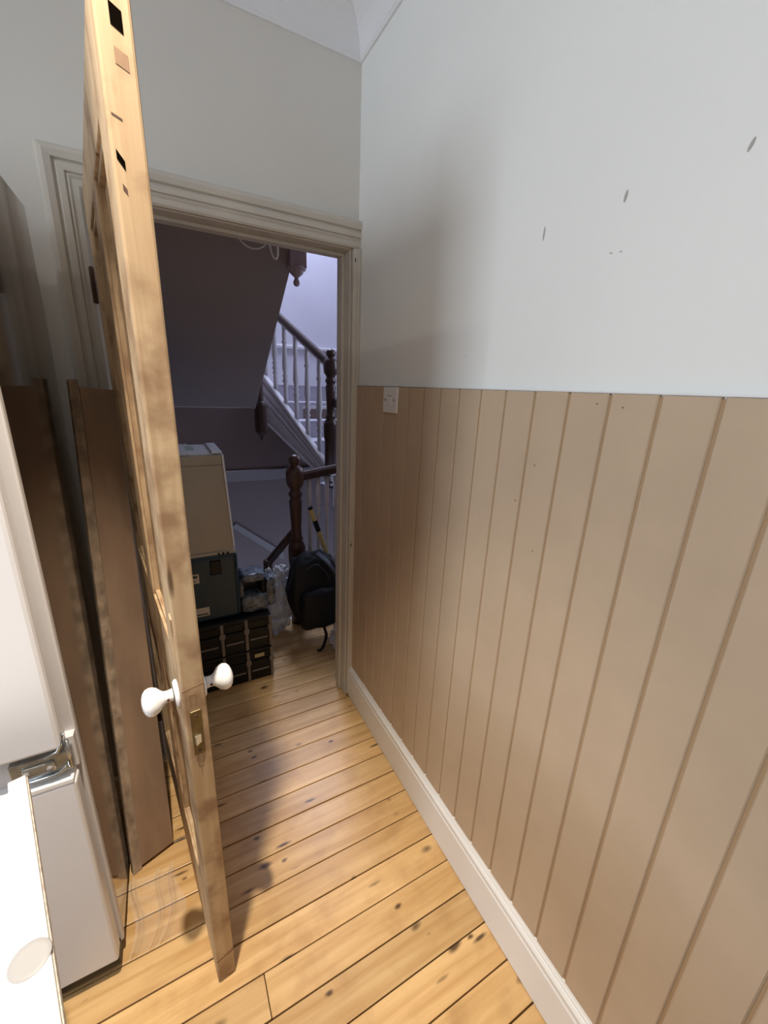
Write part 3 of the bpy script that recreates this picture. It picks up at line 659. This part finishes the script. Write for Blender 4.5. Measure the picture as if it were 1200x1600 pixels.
box('case_body', (-0.19, 0.188, -0.142, 0.142, 0.0, 0.345), 'teal', tc, 0.014)
box('corner_rib', (0.178, 0.192, -0.144, -0.12, 0.012, 0.335), 'teal', tc, 0.006)
box('top_ridge', (-0.18, 0.165, -0.146, -0.135, 0.318, 0.330), 'teal', tc, 0.003)
lt = box('latch', (0.068, 0.116, -0.152, -0.138, 0.248, 0.318), 'black', tc, 0.004)
box('latch_lip', (0.066, 0.118, -0.156, -0.148, 0.240, 0.250), 'teal', lt, 0.002)
p1 = box('paper_sticker', (-0.06, 0.016, -0.1445, -0.1415, 0.215, 0.262), 'paper', tc)
box('printed_block', (-0.03, 0.008, -0.1452, -0.1443, 0.243, 0.255), 'ink', p1)
box('printed_block', (-0.05, 0.0, -0.1452, -0.1443, 0.223, 0.230), 'grey_plastic', p1)
p2 = box('paper_sticker', (-0.10, 0.048, -0.1445, -0.1415, 0.038, 0.082), 'paper', tc)
box('printed_block', (-0.09, 0.040, -0.1452, -0.1443, 0.044, 0.051), 'ink', p2)
ca = empty('cream_appliance', (-0.635, 0.50, 0.725)); tag(ca, 'tall cream and white appliance box on top of the teal case', 'appliance')
prism('front_shell', [(-0.19, 0.012), (0.160, 0.012), (0.136, 0.470), (-0.19, 0.470)], 'y', -0.168, 0.0, 'cream', ca, 0.006)
prism('rear_shell', [(-0.19, 0.010), (0.166, 0.010), (0.143, 0.476), (-0.19, 0.476)], 'y', -0.14, 0.165, 'white_plastic', ca, 0.010)
prism('shell_edge', [(0.158, 0.03), (0.166, 0.03), (0.145, 0.472), (0.136, 0.472)], 'y', -0.169, -0.13, 'white_plastic', ca, 0.002)
box('seam', (-0.19, 0.137, -0.1695, -0.166, 0.425, 0.4275), 'grey_plastic', ca)
box('base_lip', (-0.19, 0.168, -0.174, 0.168, 0.0, 0.016), 'cream', ca, 0.004)
for x in (0.085, 0.105, 0.125): box('base_foot', (x, x + 0.010, -0.174, -0.150, -0.0004, 0.012), 'black', ca)
tp = box('top_panel', (-0.075, 0.092, -0.125, 0.130, 0.474, 0.479), 'white_plastic', ca, 0.002)
box('top_tray', (-0.185, -0.080, -0.12, 0.12, 0.4735, 0.477), 'grey_plastic', ca)
box('top_flap', (0.098, 0.142, -0.150, 0.150, 0.474, 0.484), 'white_plastic', ca, 0.003)
box('printed_block', (0.0, 0.035, -0.06, 0.07, 0.4785, 0.4797), 'green_ink', tp)
for yy in (-0.150, 0.140):
    for x in (-0.05, -0.02, 0.0): box('clip', (x, x + 0.014, yy - 0.008, yy + 0.008, 0.4735, 0.482), 'white_plastic', ca, 0.002)

# wrapped grey drill case with an open handle, on the tool cases right of the teal case
dc = empty('carry_case', (-0.392, 0.40, 0.380)); tag(dc, 'small blue grey plastic carrier with a dark handle opening beside the teal case', 'case')
blob('base_shell', (0.0, 0, 0.045), (0.068, 0.07, 0.048), 'wrap_grey', dc, 4, 0.10, 3.0, 4, flat=0.0, boxy=0.75)
blob('top_grip', (0.0, 0, 0.185), (0.062, 0.06, 0.024), 'wrap_grey', dc, 6, 0.10, 3.0, 4, boxy=0.6)
for x in (-0.058, 0.050):
    blob('side_post', (x, 0, 0.118), (0.014, 0.045, 0.062), 'wrap_grey' if x < 0 else 'black', dc, 8 + x, 0.10, 3.0, 3, boxy=0.6)
blob('side_pod', (0.088, 0.0, 0.085), (0.026, 0.05, 0.085), 'wrap_grey', dc, 11, 0.12, 3.0, 4, flat=0.0, boxy=0.6)
box('dark_well', (-0.05, 0.045, 0.015, 0.04, 0.07, 0.17), 'black', dc, 0.006)

# plastic bags
def bag(center, dims, seed, label, amp=0.34):
    b = empty('plastic_bag', (center[0], center[1], 0.0))
    tag(b, label, 'bag', 'plastic bags around the backpack')
    blob('bag_body', (0, 0, center[2]), dims, 'bag', b, seed, amp, 3.2, 5, flat=0.003)
    return b
b1 = bag((-0.220, 0.70, 0.19), (0.105, 0.070, 0.21), 2, 'crumpled translucent bag between the tool cases and the backpack')
blob('bag_neck', (0.05, 0, 0.40), (0.045, 0.035, 0.045), 'bag', b1, 5, 0.4, 3.0, 4)
b2 = bag((0.120, 0.365, 0.075), (0.085, 0.058, 0.085), 9, 'translucent bag under the right side of the backpack')
b3 = bag((0.215, 0.62, 0.30), (0.070, 0.05, 0.31), 13, 'translucent bag poking up behind the backpack')

# backpack
bk = empty('backpack', (-0.02, 0.55, 0.0)); tag(bk, 'black nylon backpack slumped against the newel post on the landing', 'backpack')
bm = bmesh.new(); bmesh.ops.create_icosphere(bm, subdivisions=5, radius=1)
for v in bm.verts:
    d = v.co.normalized(); k = max(abs(d.x), abs(d.y), abs(d.z)); d = d * (0.55 + 0.45 / k * 0.86)
    s = 1 + 0.07 * noise.fractal(d * 2.6 + Vector((3, 1, 7)), 1.0, 2.0, 3)
    x, yy, z = d.x * s * 0.172, d.y * s * 0.085, d.z * s * 0.245
    x *= 1.0 - 0.16 * max(0, z / 0.245)
    if z < 0: x = x * (1 + 0.15 * z / 0.245) + 0.03 * (-z / 0.245)
    v.co = Vector((x + 0.05 * z, yy + 0.10 * z, z + 0.335))
link_mesh('bag_body', bm, 'pack', bk, smooth=True)
blob('front_pocket', (0.01, -0.090, 0.24), (0.112, 0.045, 0.125), 'pack', bk, 21, 0.08, 2.0, 4, boxy=0.6)
tube('shoulder_strap', arcpts([(0.02, -0.045, 0.575), (0.075, -0.105, 0.52), (0.115, -0.120, 0.42), (0.135, -0.11, 0.30)]), 0, 'pack_trim', bk, rect=(0.020, 0.006))
tube('zip_line', arcpts([(-0.06, -0.085, 0.50), (0.0, -0.098, 0.53), (0.055, -0.10, 0.47), (0.08, -0.105, 0.40)]), 0.004, 'pack_trim', bk)
tube('loose_strap', arcpts([(0.035, -0.095, 0.13), (0.045, -0.125, 0.07), (0.020, -0.150, 0.022), (-0.005, -0.165, 0.006), (-0.025, -0.160, 0.005)]), 0, 'pack', bk, rect=(0.009, 0.002))

# level leaning on the balusters
lv = empty('spirit_level', (0.155, 0.665, 0.0)); tag(lv, 'slim yellow level leaning against the white balusters', 'level')
bt, tp_ = Vector((0.135, 0.035, 0.002)), Vector((-0.135, 0.025, 0.800))
def lvp(t): return bt.lerp(tp_, t)
tube('level_body', [lvp(0), lvp(0.5), lvp(1.0)], 0, 'yellow', lv, rect=(0.009, 0.012))
tube('vial_window', [lvp(0.80), lvp(0.89)], 0, 'black', lv, rect=(0.0105, 0.0135))
tube('end_cap', [lvp(0.985), lvp(1.003)], 0, 'black', lv, rect=(0.011, 0.014))
